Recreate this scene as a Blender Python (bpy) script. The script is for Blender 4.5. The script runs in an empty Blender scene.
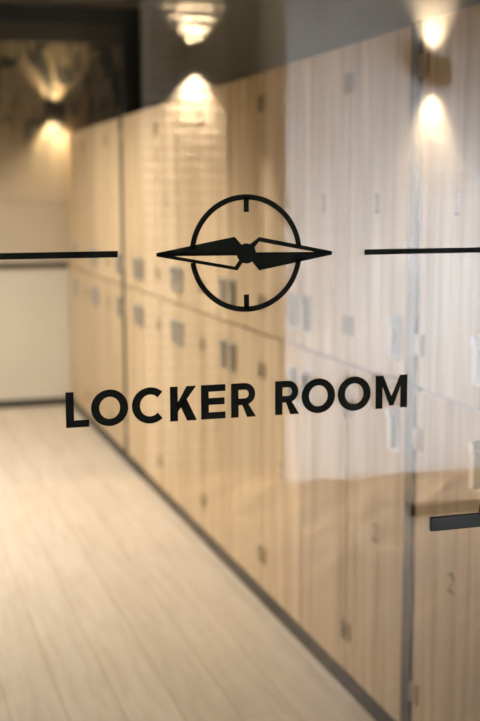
import bpy, bmesh, math, random
from mathutils import Vector, Matrix
random.seed(4)
S = bpy.context.scene
C = S.collection

# ------------------------------------------------------------------ dimensions (metres)
F = 1.32          # plane of the locker fronts
REC = 1.87        # wall behind / above the lockers
W = 8.40          # far end wall of the locker room
CEIL = 2.84
GY = 1.70         # near face of the glass door
BACK = -2.30      # wall of the lobby behind the viewer
TOPZ = 1.924; PL = 0.055; MID = 1.005

# ------------------------------------------------------------------ materials
def mat(name, col, rough=.5, metal=0., spec=.5, emit=None, es=0.):
    m = bpy.data.materials.new(name); m.use_nodes = True
    b = m.node_tree.nodes['Principled BSDF']
    b.inputs['Base Color'].default_value = (*col, 1)
    b.inputs['Roughness'].default_value = rough
    b.inputs['Metallic'].default_value = metal
    b.inputs['Specular IOR Level'].default_value = spec
    if emit:
        b.inputs['Emission Color'].default_value = (*emit, 1)
        b.inputs['Emission Strength'].default_value = es
    return m

def nd(m, t, **kw):
    n = m.node_tree.nodes.new(t)
    for k, v in kw.items(): setattr(n, k, v)
    return n
def lk(m, a, b): m.node_tree.links.new(a, b)

def ramp(m, stops):
    r = nd(m, 'ShaderNodeValToRGB')
    e = r.color_ramp.elements
    while len(e) < len(stops): e.new(.5)
    for i, (p, c) in enumerate(stops):
        e[i].position = p; e[i].color = (*c, 1)
    return r

def wood_vertical(name, c1, c2, c3, rough=.42):
    m = mat(name, c2, rough); b = m.node_tree.nodes['Principled BSDF']
    tc = nd(m, 'ShaderNodeTexCoord'); oi = nd(m, 'ShaderNodeObjectInfo')
    mu = nd(m, 'ShaderNodeVectorMath', operation='SCALE'); mu.inputs['Scale'].default_value = 9.0
    cx = nd(m, 'ShaderNodeCombineXYZ')
    lk(m, oi.outputs['Random'], cx.inputs['X']); lk(m, oi.outputs['Random'], cx.inputs['Y']); lk(m, oi.outputs['Random'], cx.inputs['Z'])
    lk(m, cx.outputs[0], mu.inputs[0])
    ad = nd(m, 'ShaderNodeVectorMath', operation='ADD')
    lk(m, tc.outputs['Object'], ad.inputs[0]); lk(m, mu.outputs[0], ad.inputs[1])
    mp = nd(m, 'ShaderNodeMapping'); mp.inputs['Scale'].default_value = (9, 9, .45)
    lk(m, ad.outputs[0], mp.inputs['Vector'])
    n1 = nd(m, 'ShaderNodeTexNoise'); n1.inputs['Scale'].default_value = 2.2; n1.inputs['Detail'].default_value = 6; n1.inputs['Distortion'].default_value = .6
    lk(m, mp.outputs[0], n1.inputs['Vector'])
    r = ramp(m, [(.28, c1), (.5, c2), (.72, c3)])
    lk(m, n1.outputs['Fac'], r.inputs[0])
    mp2 = nd(m, 'ShaderNodeMapping'); mp2.inputs['Scale'].default_value = (60, 60, 1.2)
    lk(m, ad.outputs[0], mp2.inputs['Vector'])
    n2 = nd(m, 'ShaderNodeTexNoise'); n2.inputs['Scale'].default_value = 3; n2.inputs['Detail'].default_value = 3
    lk(m, mp2.outputs[0], n2.inputs['Vector'])
    mx = nd(m, 'ShaderNodeMix', data_type='RGBA', blend_type='MULTIPLY')
    mx.inputs[0].default_value = .5
    r2 = ramp(m, [(.3, (.72, .68, .62)), (.6, (1, 1, 1))])
    lk(m, n2.outputs['Fac'], r2.inputs[0])
    lk(m, r.outputs[0], mx.inputs[6]); lk(m, r2.outputs[0], mx.inputs[7])
    hv = nd(m, 'ShaderNodeHueSaturation')
    mr = nd(m, 'ShaderNodeMapRange'); mr.inputs['To Min'].default_value = .9; mr.inputs['To Max'].default_value = 1.1
    lk(m, oi.outputs['Random'], mr.inputs[0]); lk(m, mr.outputs[0], hv.inputs['Value'])
    lk(m, mx.outputs[2], hv.inputs['Color']); lk(m, hv.outputs[0], b.inputs['Base Color'])
    return m

def plank_floor(name, a, c, gap, ang, bw, bh, rough, offset=.37, scale=1.0, mort=.0022):
    m = mat(name, a, rough); b = m.node_tree.nodes['Principled BSDF']
    tc = nd(m, 'ShaderNodeTexCoord')
    mp = nd(m, 'ShaderNodeMapping'); mp.inputs['Rotation'].default_value = (0, 0, ang)
    lk(m, tc.outputs['Object'], mp.inputs['Vector'])
    br = nd(m, 'ShaderNodeTexBrick'); br.offset = offset; br.inputs['Scale'].default_value = scale
    br.inputs['Brick Width'].default_value = bw; br.inputs['Row Height'].default_value = bh
    br.inputs['Mortar Size'].default_value = .0022; br.inputs['Mortar Smooth'].default_value = .3
    br.inputs['Color1'].default_value = (*a, 1); br.inputs['Color2'].default_value = (*c, 1); br.inputs['Mortar'].default_value = (*gap, 1)
    lk(m, mp.outputs[0], br.inputs['Vector']); br.inputs['Mortar Size'].default_value = mort
    m2 = nd(m, 'ShaderNodeMapping'); m2.inputs['Scale'].default_value = (1.1, 13, 1)
    lk(m, mp.outputs[0], m2.inputs['Vector'])
    n = nd(m, 'ShaderNodeTexNoise'); n.inputs['Scale'].default_value = 2.4; n.inputs['Detail'].default_value = 7; n.inputs['Distortion'].default_value = .8
    lk(m, m2.outputs[0], n.inputs['Vector'])
    r = ramp(m, [(.3, (.70, .63, .55)), (.62, (1, 1, 1))])
    lk(m, n.outputs['Fac'], r.inputs[0])
    mx = nd(m, 'ShaderNodeMix', data_type='RGBA', blend_type='MULTIPLY'); mx.inputs[0].default_value = .5
    lk(m, br.outputs['Color'], mx.inputs[6]); lk(m, r.outputs[0], mx.inputs[7])
    lk(m, mx.outputs[2], b.inputs['Base Color'])
    return m

def brick_white(name):
    m = mat(name, (.8, .8, .78), .6); b = m.node_tree.nodes['Principled BSDF']
    tc = nd(m, 'ShaderNodeTexCoord')
    mp = nd(m, 'ShaderNodeMapping'); mp.inputs['Rotation'].default_value = (math.pi/2, 0, 0)
    lk(m, tc.outputs['Object'], mp.inputs['Vector'])
    br = nd(m, 'ShaderNodeTexBrick'); br.inputs['Scale'].default_value = 1
    br.inputs['Brick Width'].default_value = .22; br.inputs['Row Height'].default_value = .058
    br.inputs['Mortar Size'].default_value = .016; br.inputs['Mortar Smooth'].default_value = .4
    br.inputs['Color1'].default_value = (.62, .60, .57, 1); br.inputs['Color2'].default_value = (.54, .52, .49, 1); br.inputs['Mortar'].default_value = (.06, .057, .05, 1)
    lk(m, mp.outputs[0], br.inputs['Vector']); lk(m, br.outputs['Color'], b.inputs['Base Color'])
    bu = nd(m, 'ShaderNodeBump'); bu.invert = True; bu.inputs['Strength'].default_value = .6; bu.inputs['Distance'].default_value = .006
    lk(m, br.outputs['Fac'], bu.inputs['Height']); lk(m, bu.outputs[0], b.inputs['Normal'])
    return m

def plaster(name, col, var=.06, rough=.75):
    m = mat(name, col, rough); b = m.node_tree.nodes['Principled BSDF']
    tc = nd(m, 'ShaderNodeTexCoord'); n = nd(m, 'ShaderNodeTexNoise'); n.inputs['Scale'].default_value = 3; n.inputs['Detail'].default_value = 5
    lk(m, tc.outputs['Object'], n.inputs['Vector'])
    r = ramp(m, [(.3, tuple(c*(1-var) for c in col)), (.7, tuple(min(1, c*(1+var)) for c in col))])
    lk(m, n.outputs['Fac'], r.inputs[0]); lk(m, r.outputs[0], b.inputs['Base Color'])
    return m

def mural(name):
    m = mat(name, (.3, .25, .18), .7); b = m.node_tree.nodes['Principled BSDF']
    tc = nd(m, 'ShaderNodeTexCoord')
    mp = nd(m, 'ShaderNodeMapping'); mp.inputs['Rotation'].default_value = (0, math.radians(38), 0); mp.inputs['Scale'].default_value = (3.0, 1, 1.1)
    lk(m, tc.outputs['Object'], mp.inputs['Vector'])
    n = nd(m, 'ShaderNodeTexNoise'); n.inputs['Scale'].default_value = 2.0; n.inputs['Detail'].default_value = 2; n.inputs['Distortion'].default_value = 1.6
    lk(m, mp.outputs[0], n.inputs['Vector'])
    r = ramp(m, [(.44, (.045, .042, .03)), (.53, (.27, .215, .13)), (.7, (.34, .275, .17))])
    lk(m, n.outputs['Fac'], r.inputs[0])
    # light falloff painted over the brushwork: dim above, blending to cream wall colour below
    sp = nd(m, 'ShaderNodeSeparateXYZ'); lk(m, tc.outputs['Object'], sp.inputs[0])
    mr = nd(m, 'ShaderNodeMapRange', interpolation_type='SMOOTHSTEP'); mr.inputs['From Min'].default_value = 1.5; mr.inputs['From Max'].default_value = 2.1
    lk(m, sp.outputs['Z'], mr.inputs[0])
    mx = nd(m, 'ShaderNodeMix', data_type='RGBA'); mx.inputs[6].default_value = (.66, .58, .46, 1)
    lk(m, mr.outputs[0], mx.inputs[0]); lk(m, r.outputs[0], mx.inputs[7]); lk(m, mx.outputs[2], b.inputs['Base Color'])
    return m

def glass_mat(name):
    m = bpy.data.materials.new(name); m.use_nodes = True
    nt = m.node_tree; nt.nodes.clear()
    out = nd(m, 'ShaderNodeOutputMaterial'); mix = nd(m, 'ShaderNodeMixShader')
    tr = nd(m, 'ShaderNodeBsdfTransparent'); tr.inputs[0].default_value = (.985, .995, .985, 1)
    gl = nd(m, 'ShaderNodeBsdfGlossy'); gl.inputs['Roughness'].default_value = 0.0
    geo = nd(m, 'ShaderNodeNewGeometry'); fr = nd(m, 'ShaderNodeFresnel')
    # the same air-to-glass reflectance on the front and the rear face of the pane
    ior = nd(m, 'ShaderNodeMapRange'); ior.inputs['To Min'].default_value = 1.52; ior.inputs['To Max'].default_value = 1/1.52
    lk(m, geo.outputs['Backfacing'], ior.inputs[0]); lk(m, ior.outputs[0], fr.inputs['IOR'])
    lk(m, fr.outputs[0], mix.inputs[0]); lk(m, tr.outputs[0], mix.inputs[1]); lk(m, gl.outputs[0], mix.inputs[2])
    lk(m, mix.outputs[0], out.inputs[0])
    return m

M = {}
M['locker'] = wood_vertical('birch_veneer', (.48, .34, .19), (.67, .51, .325), (.77, .62, .43))
M['carcass'] = wood_vertical('birch_carcass', (.12, .08, .045), (.15, .10, .055), (.18, .12, .07))
M['floor'] = plank_floor('pale_oak_planks', (.72, .63, .53), (.66, .57, .47), (.46, .37, .27), math.pi/2, 1.3, .16, .42)
M['lobby_floor'] = plank_floor('lobby_oak_planks', (.60, .42, .24), (.16, .10, .05), (.03, .02, .01), math.radians(48), .42, .075, .4, mort=.006)
M['brick'] = brick_white('white_painted_brick')
M['white'] = plaster('white_plaster', (.80, .77, .76), .03)
M['grey'] = plaster('dark_grey_paint', (.34, .35, .33), .08)
M['ceil'] = plaster('charcoal_ceiling', (.10, .10, .096), .05)
M['cream'] = plaster('cream_wall', (.66, .58, .46), .03)
M['panel'] = plaster('end_wall_panel', (.78, .745, .67), .03, .5)
M['mural'] = mural('brushed_wallcovering_falloff')
M['brown'] = plaster('brown_lintel', (.06, .053, .038), .1)
M['black'] = mat('black_metal', (.008, .012, .011), .6)
M['dark'] = mat('dark_laminate', (.012, .012, .011), .5)
M['strip'] = mat('dark_post', (.022, .022, .021), .5)
M['vinyl'] = mat('matt_black_vinyl', (.008, .012, .012), .8, spec=.1)
M['handle'] = mat('satin_black_lever', (.008, .022, .03), .5, spec=.3)
M['steel'] = mat('satin_steel', (.60, .61, .62), .32, .7)
M['hinge'] = mat('champagne_hinge', (.47, .375, .245), .45, .1)
M['number'] = mat('grey_numeral', (.24, .20, .17), .5)
M['bronze'] = mat('dark_bronze', (.075, .058, .032), .5, .3)
M['lens'] = mat('lamp_lens', (.9, .8, .6), .4, emit=(1, .78, .5), es=9)
M['glass'] = glass_mat('clear_glass')

# ------------------------------------------------------------------ helpers
def add_box(bm, x0, x1, y0, y1, z0, z1, bev=0., seg=2):
    r = bmesh.ops.create_cube(bm, size=1)
    vs = r['verts']
    for v in vs:
        v.co = Vector(((x0+x1)/2 + v.co.x*(x1-x0), (y0+y1)/2 + v.co.y*(y1-y0), (z0+z1)/2 + v.co.z*(z1-z0)))
    if bev > 0:
        es = {e for v in vs for e in v.link_edges}
        bmesh.ops.bevel(bm, geom=list(es), offset=bev, segments=seg, profile=.7, affect='EDGES')
def add_cyl(bm, p, q, r, n=24, r2=None):
    p, q = Vector(p), Vector(q); d = q - p
    mtx = Matrix.Translation((p+q)/2) @ d.to_track_quat('Z', 'Y').to_matrix().to_4x4()
    bmesh.ops.create_cone(bm, cap_ends=True, segments=n, radius1=r, radius2=r if r2 is None else r2, depth=d.length, matrix=mtx)
def obj(name, bm, m, parent=None, smooth=False):
    me = bpy.data.meshes.new(name); bm.to_mesh(me); bm.free()
    me.materials.append(m)
    if smooth:
        for p in me.polygons: p.use_smooth = True
        me.set_sharp_from_angle(angle=math.radians(35))
    o = bpy.data.objects.new(name, me); C.objects.link(o)
    if parent: o.parent = parent
    return o
def boxo(name, m, x0, x1, y0, y1, z0, z1, bev=0., parent=None):
    bm = bmesh.new(); add_box(bm, x0, x1, y0, y1, z0, z1, bev); return obj(name, bm, m, parent)
def struct(o): o['kind'] = 'structure'; return o
def tag(o, label, cat, group=None):
    o['label'] = label; o['category'] = cat
    if group: o['group'] = group
    return o
def thing(name, loc, label, cat, group=None):
    o = bpy.data.objects.new(name, None); o.empty_display_size = .1; C.objects.link(o); o.location = loc
    return tag(o, label, cat, group)
def copy_tree(o, parent=None):
    c = o.copy(); C.objects.link(c)
    if parent is not None: c.parent = parent
    for ch in list(o.children): copy_tree(ch, c)
    return c

def flat(bm, loops, y=0., t=.0004):
    """thin upright plate in the XZ plane from 2D outlines (inner outlines become holes)"""
    cu = bpy.data.curves.new('outline', 'CURVE'); cu.dimensions = '2D'; cu.fill_mode = 'BOTH'; cu.extrude = t/2
    for lp in loops:
        s = cu.splines.new('POLY'); s.points.add(len(lp)-1)
        for p, (a, b) in zip(s.points, lp): p.co = (a, b, 0, 1)
        s.use_cyclic_u = True
    ob = bpy.data.objects.new('outline', cu); C.objects.link(ob)
    dg = bpy.context.evaluated_depsgraph_get(); dg.update()
    me = bpy.data.meshes.new_from_object(ob.evaluated_get(dg))
    for v in me.vertices:
        a, b, c = v.co; v.co = (a, y - t/2 - c, b)
    bm.from_mesh(me)
    bpy.data.meshes.remove(me); bpy.data.objects.remove(ob); bpy.data.curves.remove(cu)
def ell(cx, cz, rx, rz, n=64, a0=0, a1=360):
    k = n if a1-a0 >= 360 else n+1
    return [(cx+rx*math.cos(math.radians(a0+(a1-a0)*i/n)), cz+rz*math.sin(math.radians(a0+(a1-a0)*i/n))) for i in range(k)]

# ------------------------------------------------------------------ the setting: locker room
XL = -1.45
struct(boxo('floor', M['floor'], XL-.1, REC+.1, GY-.02, W+.1, -.1, 0))
struct(boxo('ceiling', M['ceil'], XL-.1, REC+.1, GY-.02, W+.1, CEIL, CEIL+.1))
struct(boxo('wall_right', M['grey'], REC, REC+.1, GY+.06, W, 0, CEIL))
struct(boxo('wall_left', M['cream'], XL-.1, XL, GY+.06, W, 0, CEIL))
struct(boxo('wall_end', M['cream'], XL-.1, REC+.1, W, W+.1, 0, CEIL))
# end wall: pale panel, dark rail, skirting, framed wall covering
struct(boxo('trim_1', M['panel'], XL, F+.02, W-.008, W, .05, .99))
struct(boxo('trim_2', M['strip'], XL, F+.02, W-.02, W, .99, 1.025, .002))
struct(boxo('baseboard_end', M['strip'], XL, F, W-.016, W, 0, .055, .002))
struct(boxo('trim_3', M['black'], XL, REC, W-.06, W, 2.675, 2.79))
struct(boxo('trim_4', M['brown'], XL, 1.74, W-.045, W, 2.545, 2.675))
struct(boxo('trim_5', M['black'], 1.74, REC, W-.06, W, 0, 2.675))
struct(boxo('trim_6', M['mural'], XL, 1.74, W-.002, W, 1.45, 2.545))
struct(boxo('baseboard_right', M['dark'], F, F+.03, GY+.1, W, 0, PL))

# ------------------------------------------------------------------ lockers
PIT = .401; GAP = .004
def make_locker(width):
    """local origin: floor, near corner of the front; front faces -X, width runs +Y"""
    t = bpy.data.objects.new('locker', None); t.empty_display_size = .1; C.objects.link(t)
    boxo('body', M['carcass'], .02, REC-F-.002, .001, width-.001, PL, TOPZ, parent=t)
    return t
def make_door(t, width, z0, z1, upper, far_hinge=True):
    bm = bmesh.new(); add_box(bm, 0, .0195, GAP, width-GAP, z0+GAP, z1-GAP, .0015, 1)
    d = obj('door', bm, M['locker'], t)
    d.location = (0, 0, 0)
    hy = .062 if far_hinge else width-.062
    # bar handle with a round lock on its top end
    zc = MID+.115 if upper else MID-.130
    bm = bmesh.new()
    add_box(bm, -.004, .001, hy-.017, hy+.017, zc-.06, zc+.06, .0015)
    add_box(bm, -.022, -.003, hy-.010, hy+.010, zc-.052, zc+.034, .004, 3)
    add_cyl(bm, (-.026, hy, zc+.046), (0, hy, zc+.046), .013, 24)
    h = obj('handle', bm, M['steel'], d, True)
    ky = width-.026 if far_hinge else .026
    for kz in ((z1-.11, z0+.115) if upper else (z1-.13, z0+.135)):
        bm = bmesh.new()
        add_box(bm, -.005, .001, ky-.013, ky+.013, kz-.028, kz+.028, .0015)
        add_cyl(bm, (-.006, ky+(.016 if far_hinge else -.016), kz-.026), (-.006, ky+(.016 if far_hinge else -.016), kz+.026), .005, 12)
        obj('hinge', bm, M['hinge'], d, True)
    return d

def digit_loops(ch, h):
    """numerals as thin strokes, list of outlines in (y, z) round the origin"""
    s = h*.13
    if ch == '1':
        return [[(-s/2, -h/2), (s/2, -h/2), (s/2, h/2), (-s/2, h/2)], [(-h*.24, -h/2), (h*.24, -h/2), (h*.24, -h/2+s), (-h*.24, -h/2+s)],
                [(-s/2, h/2), (-s/2, h/2-s*1.1), (-h*.2, h/2-s*1.9), (-h*.2, h/2-s*.8)]]
    pts = ell(0, h*.22, h*.24, h*.28-s/2, 16, -25, 170)      # a 2
    inn = [(a*(1-s/(h*.27)), h*.22+(b-h*.22)*(1-s/(h*.27))) for a, b in pts]
    return [pts+inn[::-1], [(h*.21, h*.13), (h*.12, h*.06), (-h*.26, -h/2+s*.4), (-h*.2, -h/2+s*1.2)], [(-h*.26, -h/2), (h*.26, -h/2), (h*.26, -h/2+s), (-h*.26, -h/2+s)]]
def add_number(door, ch, yc, zc, h=.052):
    bm = bmesh.new()
    for lp in digit_loops(ch, h): flat(bm, [lp], 0, .0012)
    # plates are built in XZ facing -Y: turn them to face -X
    for v in bm.verts:
        a, y, z = v.co; v.co = (y-.0002, yc-a, zc+z)
    obj('number', bm, M['number'], door)

proto = {}
for fh in (True, False):
    t = make_locker(PIT)
    make_door(t, PIT, MID, TOPZ, True, fh); make_door(t, PIT, PL, MID, False, fh)
    proto[fh] = t
used = set()
Y1 = 2.780
cols = []
cols.append((Y1-.06-2*PIT, False, 'pale birch locker column cut off by the right picture edge'))
cols.append((Y1-.06-PIT, True, 'pale birch locker column right of the near dark post, behind the right vinyl stripe'))
ords = ['first', 'second', 'third', 'fourth', 'fifth', 'sixth', 'seventh', 'eighth', 'ninth']
for i in range(9):
    extra = {0: ', steel handles beside the post', 1: ', behind the letters O and M', 2: ', behind the letters R and O', 8: ', touching the far dark post'}.get(i, '')
    cols.append((Y1+i*PIT, i % 2 == 0, 'pale birch locker column, %s past the near dark post%s' % (ords[i], extra)))
Y2 = Y1+9*PIT+.06
for i in range(4):
    cols.append((Y2+i*PIT, i % 2 == 0, 'pale birch locker column, %s past the far dark post%s' % (ords[i], ', nearest the end wall' if i == 3 else '')))
for k, (y, fh, lab) in enumerate(cols):
    if fh not in used: t = proto[fh]; used.add(fh)
    else: t = copy_tree(proto[fh])
    t.location = (F, y, 0); tag(t, lab, 'locker', 'birch lockers along the right wall')
    drs = sorted([c for c in t.children if c.name.startswith('door')], key=lambda d: -max(v.co.z for v in d.data.vertices))
    if k in (1, 2, 3):
        add_number(drs[0], '1', PIT/2, 1.475)
        if k < 3: add_number(drs[1], '2', PIT/2-.01, .555, .056)
YE = Y2+4*PIT
for y0, lab in ((Y1-.06, 'dark grey vertical post between lockers, nearest, crossed by the right vinyl stripe'), (Y1+9*PIT, 'dark grey vertical post between lockers, farther one near the end wall')):
    bm = bmesh.new(); add_box(bm, F-.004, REC-.002, y0+.001, y0+.059, PL, TOPZ+.002, .001, 1)
    add_box(bm, F-.006, F-.003, y0+.006, y0+.054, PL+.01, TOPZ-.01, .001, 1)
    tag(obj('locker_post', bm, M['strip']), lab, 'post', 'dark posts between the lockers')
tag(boxo('filler_panel', M['locker'], F+.004, REC-.002, YE+.001, W-.022, PL, TOPZ), 'narrow birch filler board between the last locker and the end wall', 'panel')
struct(boxo('trim_7', M['strip'], F+.004, REC-.002, GY+.1, Y1-.06-2*PIT, PL, TOPZ))

# ------------------------------------------------------------------ sconces
def spot(name, loc, d, power, deg, blend, col, rad=.012, parent=None):
    l = bpy.data.lights.new(name, 'SPOT'); l.energy = power; l.spot_size = math.radians(deg); l.spot_blend = blend; l.color = col; l.shadow_soft_size = rad
    o = bpy.data.objects.new(name, l); C.objects.link(o); o.location = loc
    o.rotation_euler = Vector(d).to_track_quat('-Z', 'Y').to_euler()
    if parent: o.parent = parent
    return o
WARM = (1, .74, .45)
def sconce(loc, n, w, d, h, label, up, down, e, deg=88, tilt=.12, col=WARM, m=None):
    """up-and-down wall lamp; n = unit vector out of the wall, loc = mount point at body centre"""
    t = thing('wall_sconce', loc, label, 'lamp')
    n = Vector(n); s = Vector((-n.y, n.x, 0))
    def local(bm):
        for v in bm.verts:
            p = v.co.copy(); v.co = s*p.x + n*p.y + Vector((0, 0, p.z))
    bm = bmesh.new(); wt = .004; g = .012; y0 = g
    for (x0, x1, a, b) in ((-w/2, w/2, y0, y0+wt), (-w/2, w/2, d-wt, d), (-w/2, -w/2+wt, y0+wt, d-wt), (w/2-wt, w/2, y0+wt, d-wt)):
        add_box(bm, x0, x1, a, b, -h/2, h/2)
    add_box(bm, -w/2+wt, w/2-wt, y0+wt, d-wt, -.006, .006)
    local(bm); obj('lamp_body', bm, m or M['bronze'], t)
    bm = bmesh.new(); add_box(bm, -w*.36, w*.36, 0, g, -h*.36, h*.36, .001); local(bm); obj('wall_plate', bm, M['black'], t)
    for q in (1, -1):
        bm = bmesh.new(); add_box(bm, -w*.28, w*.28, y0+d*.2, d*.85, q*.008-.002, q*.008+.002); local(bm)
        obj('lens', bm, M['lens'], t)
        c = n*((y0+d)/2) + Vector((0, 0, q*(h/2 - e)))
        spot('sconce_light', c, Vector((0, 0, q)) - n*tilt, up if q > 0 else down, deg, 1.0, col, .007, t)
    return t
sconce((1.25, W-.012, 2.085), (0, -1, 0), .13, .10, .085, 'small lit up and down sconce on the far end wall', 16, 24, .022, 96)
sconce((1.640, BACK-.36, 2.198), (0, 1, 0), .11, .115, .135, 'black up and down sconce on white brick, mirrored above the lockers', 320, 520, .055, 82, .12, m=M['black'])
sconce((2.830, BACK, 2.128), (0, 1, 0), .105, .115, .135, 'bronze up and down sconce on white plaster, mirrored at the top right', 330, 400, .054, 60, .05)

# ------------------------------------------------------------------ glass door, its lever, side glazing
X0, X1 = .06, 1.02; GT = .010
door = struct(boxo('door_1', M['glass'], X0, X1, GY, GY+GT, .01, 2.25))
h = bpy.data.objects.new('door_handle', None); h.empty_display_size = .05; C.objects.link(h); h.parent = door; h.location = (.978, GY, .974)
for q, nm in ((-1, 'near'), (1, 'far')):
    y = 0 if q < 0 else GT
    bm = bmesh.new(); add_cyl(bm, (0, y, 0), (0, y+q*.008, 0), .026, 48); add_cyl(bm, (0, y+q*.008, 0), (0, y+q*(.032 if q < 0 else .016), 0), .0095 if q < 0 else .014, 24)
    obj('rose', bm, M['handle'], h, True)
    if q > 0: continue
    bm = bmesh.new()
    add_box(bm, -.142, .012, y+q*.035-.0045, y+q*.035+.0045, -.0115, .0115, .0035, 4)
    add_cyl(bm, (0, y+q*.03, 0), (0, y+q*.038, 0), .0115, 24)
    obj('lever', bm, M['handle'], h, True)
for i, (a, b) in enumerate(((-.95, X0-.004),)):
    struct(boxo('window_%d' % (i+1), M['glass'], a, b, GY, GY+GT, .01, 2.25))
struct(boxo('trim_8', M['black'], X1+.004, X1+.06, GY-.03, GY+.05, 0, 2.31))
struct(boxo('trim_9', M['black'], -1.01, -.95, GY-.03, GY+.05, 0, 2.31))
struct(boxo('trim_10', M['black'], -.95, X1+.004, GY-.03, GY+.05, 2.254, 2.31))
struct(boxo('wall_front', M['grey'], X1+.06, 4.2, GY-.02, GY+.06, 0, CEIL))
struct(boxo('wall_front_left', M['grey'], -3.0, -1.01, GY-.02, GY+.06, 0, CEIL))
struct(boxo('wall_front_top', M['grey'], -1.01, X1+.06, GY-.02, GY+.06, 2.31, CEIL))

# ------------------------------------------------------------------ black vinyl on the glass
VY = GY-.0002
t = thing('vinyl_lettering', (0, VY, 0), 'black capital letters reading LOCKER ROOM stuck on the glass door', 'sign')
ZB, ZT = 1.1612, 1.2142; H = ZT-ZB; s = .0120; sh = .0106
def letter(loops):
    bm = bmesh.new()
    for lp in loops: flat(bm, lp)
    obj('letter', bm, M['vinyl'], t)
def rect(a, b, c, d): return [(a, c), (b, c), (b, d), (a, d)]
def L(a, b): letter([[[(a, ZB), (b, ZB), (b, ZB+sh), (a+s, ZB+sh), (a+s, ZT), (a, ZT)]]])
def O(a, b):
    cx, cz = (a+b)/2, (ZB+ZT)/2; rx, rz = (b-a)/2, H/2+.0010
    letter([[ell(cx, cz, rx, rz), ell(cx, cz, rx-s*1.03, rz-sh*1.03)]])
def Cc(a, b):
    cx, cz = a+.0279, (ZB+ZT)/2; rx, rz = .0279, H/2+.001
    a0 = 47
    out = ell(cx, cz, rx, rz, 48, a0, 360-a0); inn = ell(cx, cz, rx-s*1.03, rz-sh*1.03, 48, a0-4, 364-a0)
    letter([[out+inn[::-1]]])
def K(a, b):
    letter([[rect(a, a+s, ZB, ZT)],
            [[(a+s*.9, ZB+H*.50), (b-s*1.32, ZT), (b-.0006, ZT), (a+s*.9, ZB+H*.24)]],
            [[(a+s+.0030, ZB+H*.47), (b-s*1.28, ZB), (b, ZB), (a+s+.0125, ZB+H*.68)]]])
def E_(a, b):
    m = (ZB+ZT)/2+.0008
    letter([[[(a, ZB), (b, ZB), (b, ZB+sh), (a+s, ZB+sh), (a+s, m-sh/2), (b-.0015, m-sh/2), (b-.0015, m+sh/2), (a+s, m+sh/2), (a+s, ZT-sh), (b, ZT-sh), (b, ZT), (a, ZT)]]])
def R_(a, b):
    bz = ZB+H*.355; r = (ZT-bz)/2; cz = ZT-r; cx = b-.0014-r
    outer = [(a, ZB), (a+s, ZB), (a+s, bz)] + ell(cx, cz, r, r, 24, -90, 90) + [(a, ZT)]
    ri = r-sh*.98
    inner = [(a+s, cz-ri)] + ell(cx, cz, ri, ri, 20, -90, 90) + [(a+s, cz+ri)]
    letter([[outer, inner], [[(a+s+.0055, bz+.001), (b-s*1.22, ZB), (b, ZB), (b-.0135, bz+.0035)]]])
def M_(a, b):
    c = (a+b)/2
    letter([[[(a, ZB), (a+s, ZB), (a+s, ZT-H*.33), (c-.0035, ZB+.004), (c+.0035, ZB+.004), (b-s, ZT-H*.33), (b-s, ZB), (b, ZB), (b, ZT), (b-s*1.08, ZT), (c, ZB+H*.37), (a+s*1.08, ZT), (a, ZT)]]])
L(.2599, .2943); O(.2973, .3531); Cc(.3587, .4081); K(.4173, .4589); E_(.4657, .5043); R_(.5132, .5534)
R_(.5844, .6240); O(.6280, .6840); O(.6885, .7446); M_(.7532, .8083)

CX, CZ = .5385, 1.412
t2 = thing('compass_emblem', (CX, VY, CZ), 'black compass rose with ring and needle stuck on the glass door', 'emblem')
R = .0885; th = .0082; u = .000693
def em(name, loops, t=.0004):
    bm = bmesh.new()
    for lp in loops: flat(bm, lp, 0, t)
    return obj(name, bm, M['vinyl'], t2)
def P(pts): return [((x-243)*u*(.98 if x < 243 else 1.01), (190-y-(x-243)*.022)*u) for x, y in pts]
# the ring stops either side of the needle
ring = []
for a0, a1 in ((7, 175), (188.5, 353.5)):
    ring.append([ell(0, 0, R, R, 64, a0, a1) + ell(0, 0, R-th, R-th, 64, a0, a1)[::-1]])
em('ring', ring)
em('tick', [[rect(-.0041, .0041, R-.0265, R-.004)]])
em('tick', [[rect(-.0041, .0041, -R+.004, -R+.0265)]])
em('needle', [[P([(38, 190), (216, 154), (233, 172), (236, 190), (38, 195)])],
              [P([(38, 192), (238, 188), (238, 205), (222, 227), (38, 197.5)]), P([(78, 196.5), (221, 194.5), (226, 205), (216, 218.5)])]])
em('needle', [[P([(248, 190), (248, 172), (272, 154), (441, 184), (441, 189)]), P([(272, 164), (400, 186), (262, 187.5), (262, 176)])],
              [P([(248, 190), (441, 185), (441, 192), (272, 227), (256, 208)])]])
em('hub', [[ell(0, 0, .0152, .0152, 40)]], .0005)
for a, b, lab in ((X0+.002, .3415, 'black horizontal vinyl stripe on the glass, left of the compass'), (.7315, X1-.002, 'black horizontal vinyl stripe on the glass, right of the compass')):
    bm = bmesh.new(); hh = .0047 if a < .5 else .0042; zc = 1.4145 if a < .5 else 1.4105
    flat(bm, [rect(a, b, zc-hh, zc+hh)], 0)
    o = obj('vinyl_stripe', bm, M['vinyl']); o.location = (0, VY, 0); tag(o, lab, 'stripe')

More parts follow.
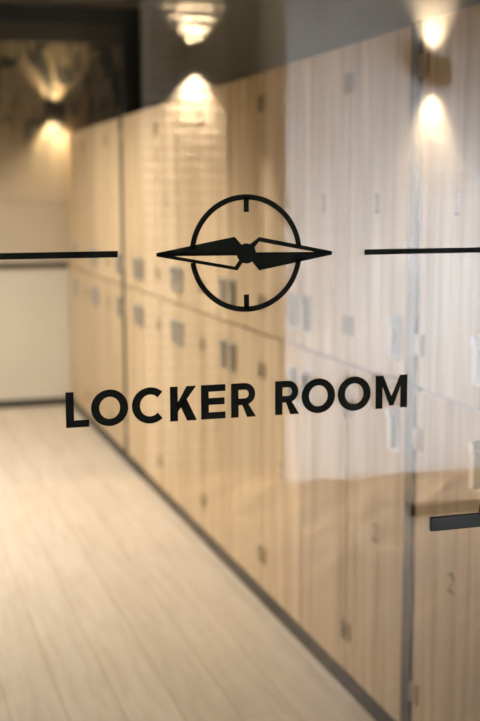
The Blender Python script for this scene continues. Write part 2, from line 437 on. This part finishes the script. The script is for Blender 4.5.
# ------------------------------------------------------------------ lobby behind the viewer (seen mirrored in the glass)
struct(boxo('floor_lobby', M['lobby_floor'], -3.0, 4.2, BACK-.5, GY-.02, -.1, 0))
struct(boxo('ceiling_lobby', M['grey'], -3.0, 4.2, BACK-.5, GY-.02, CEIL, CEIL+.1))
struct(boxo('wall_back', M['brown'], -3.0, 4.2, BACK-.5, BACK-.4, 0, CEIL))
struct(boxo('pillar_brick', M['brick'], 1.36, 1.81, BACK-.4, BACK-.36, 0, CEIL))
struct(boxo('wall_back_right', M['white'], 2.02, 4.2, BACK-.4, BACK, 0, CEIL))
struct(boxo('wall_lobby_left', M['grey'], -3.1, -3.0, BACK-.5, GY, 0, CEIL))
struct(boxo('wall_lobby_right', M['white'], 4.2, 4.3, BACK-.5, GY, 0, CEIL))

# ------------------------------------------------------------------ light
def area(name, loc, d, power, sx, sy, col=(1, 1, 1), spread=180):
    l = bpy.data.lights.new(name, 'AREA'); l.shape = 'RECTANGLE'; l.size = sx; l.size_y = sy; l.energy = power; l.color = col; l.spread = math.radians(spread)
    o = bpy.data.objects.new(name, l); C.objects.link(o); o.location = loc
    o.rotation_euler = Vector(d).to_track_quat('-Z', 'Y').to_euler()
    return o
for i, (y, p, dg) in enumerate(((4.7, 175, 93), (5.6, 260, 126), (6.9, 205, 120))):
    spot('downlight', (-.1, y, CEIL-.02), (.12, 0, -1), p, dg, .6, (1, .92, .81), .09)
area('lobby_daylight', (4.17, -1.45, .95), (-1, -.42, -.1), 400, 1.5, 1.3, (.86, .91, .98), 105)
area('lobby_fill_light', (2.2, -.9, CEIL-.03), (0, -.25, -1), 90, 1.6, .8, (1, .90, .82), 120)  # added fill without a known fixture, lifts the mirrored lobby wall and floor
w = bpy.data.worlds.new('world'); S.world = w; w.use_nodes = True
w.node_tree.nodes['Background'].inputs[0].default_value = (.05, .05, .05, 1); w.node_tree.nodes['Background'].inputs[1].default_value = 0

# ------------------------------------------------------------------ camera
cam = bpy.data.cameras.new('camera'); co = bpy.data.objects.new('camera', cam); C.objects.link(co)
Rm = Matrix(((0.95485134, 0.04500017, -0.29365611), (-0.29706009, 0.13207131, -0.94568096), (-0.00377226, 0.99021824, 0.13947622)))
co.matrix_world = Matrix.Translation((0, 0, 1.5)) @ Rm.to_4x4()
cam.sensor_fit = 'VERTICAL'; cam.sensor_height = 36; cam.lens = 58.812
cam.clip_start = .05; cam.clip_end = 60
cam.dof.use_dof = True; cam.dof.focus_distance = 1.74; cam.dof.aperture_fstop = 3.6
S.camera = co
S.view_settings.view_transform = 'Standard'; S.view_settings.look = 'None'
S.view_settings.exposure = 0; S.view_settings.gamma = 1
S.cycles.max_bounces = 10; S.cycles.transparent_max_bounces = 16; S.cycles.sample_clamp_indirect = 0
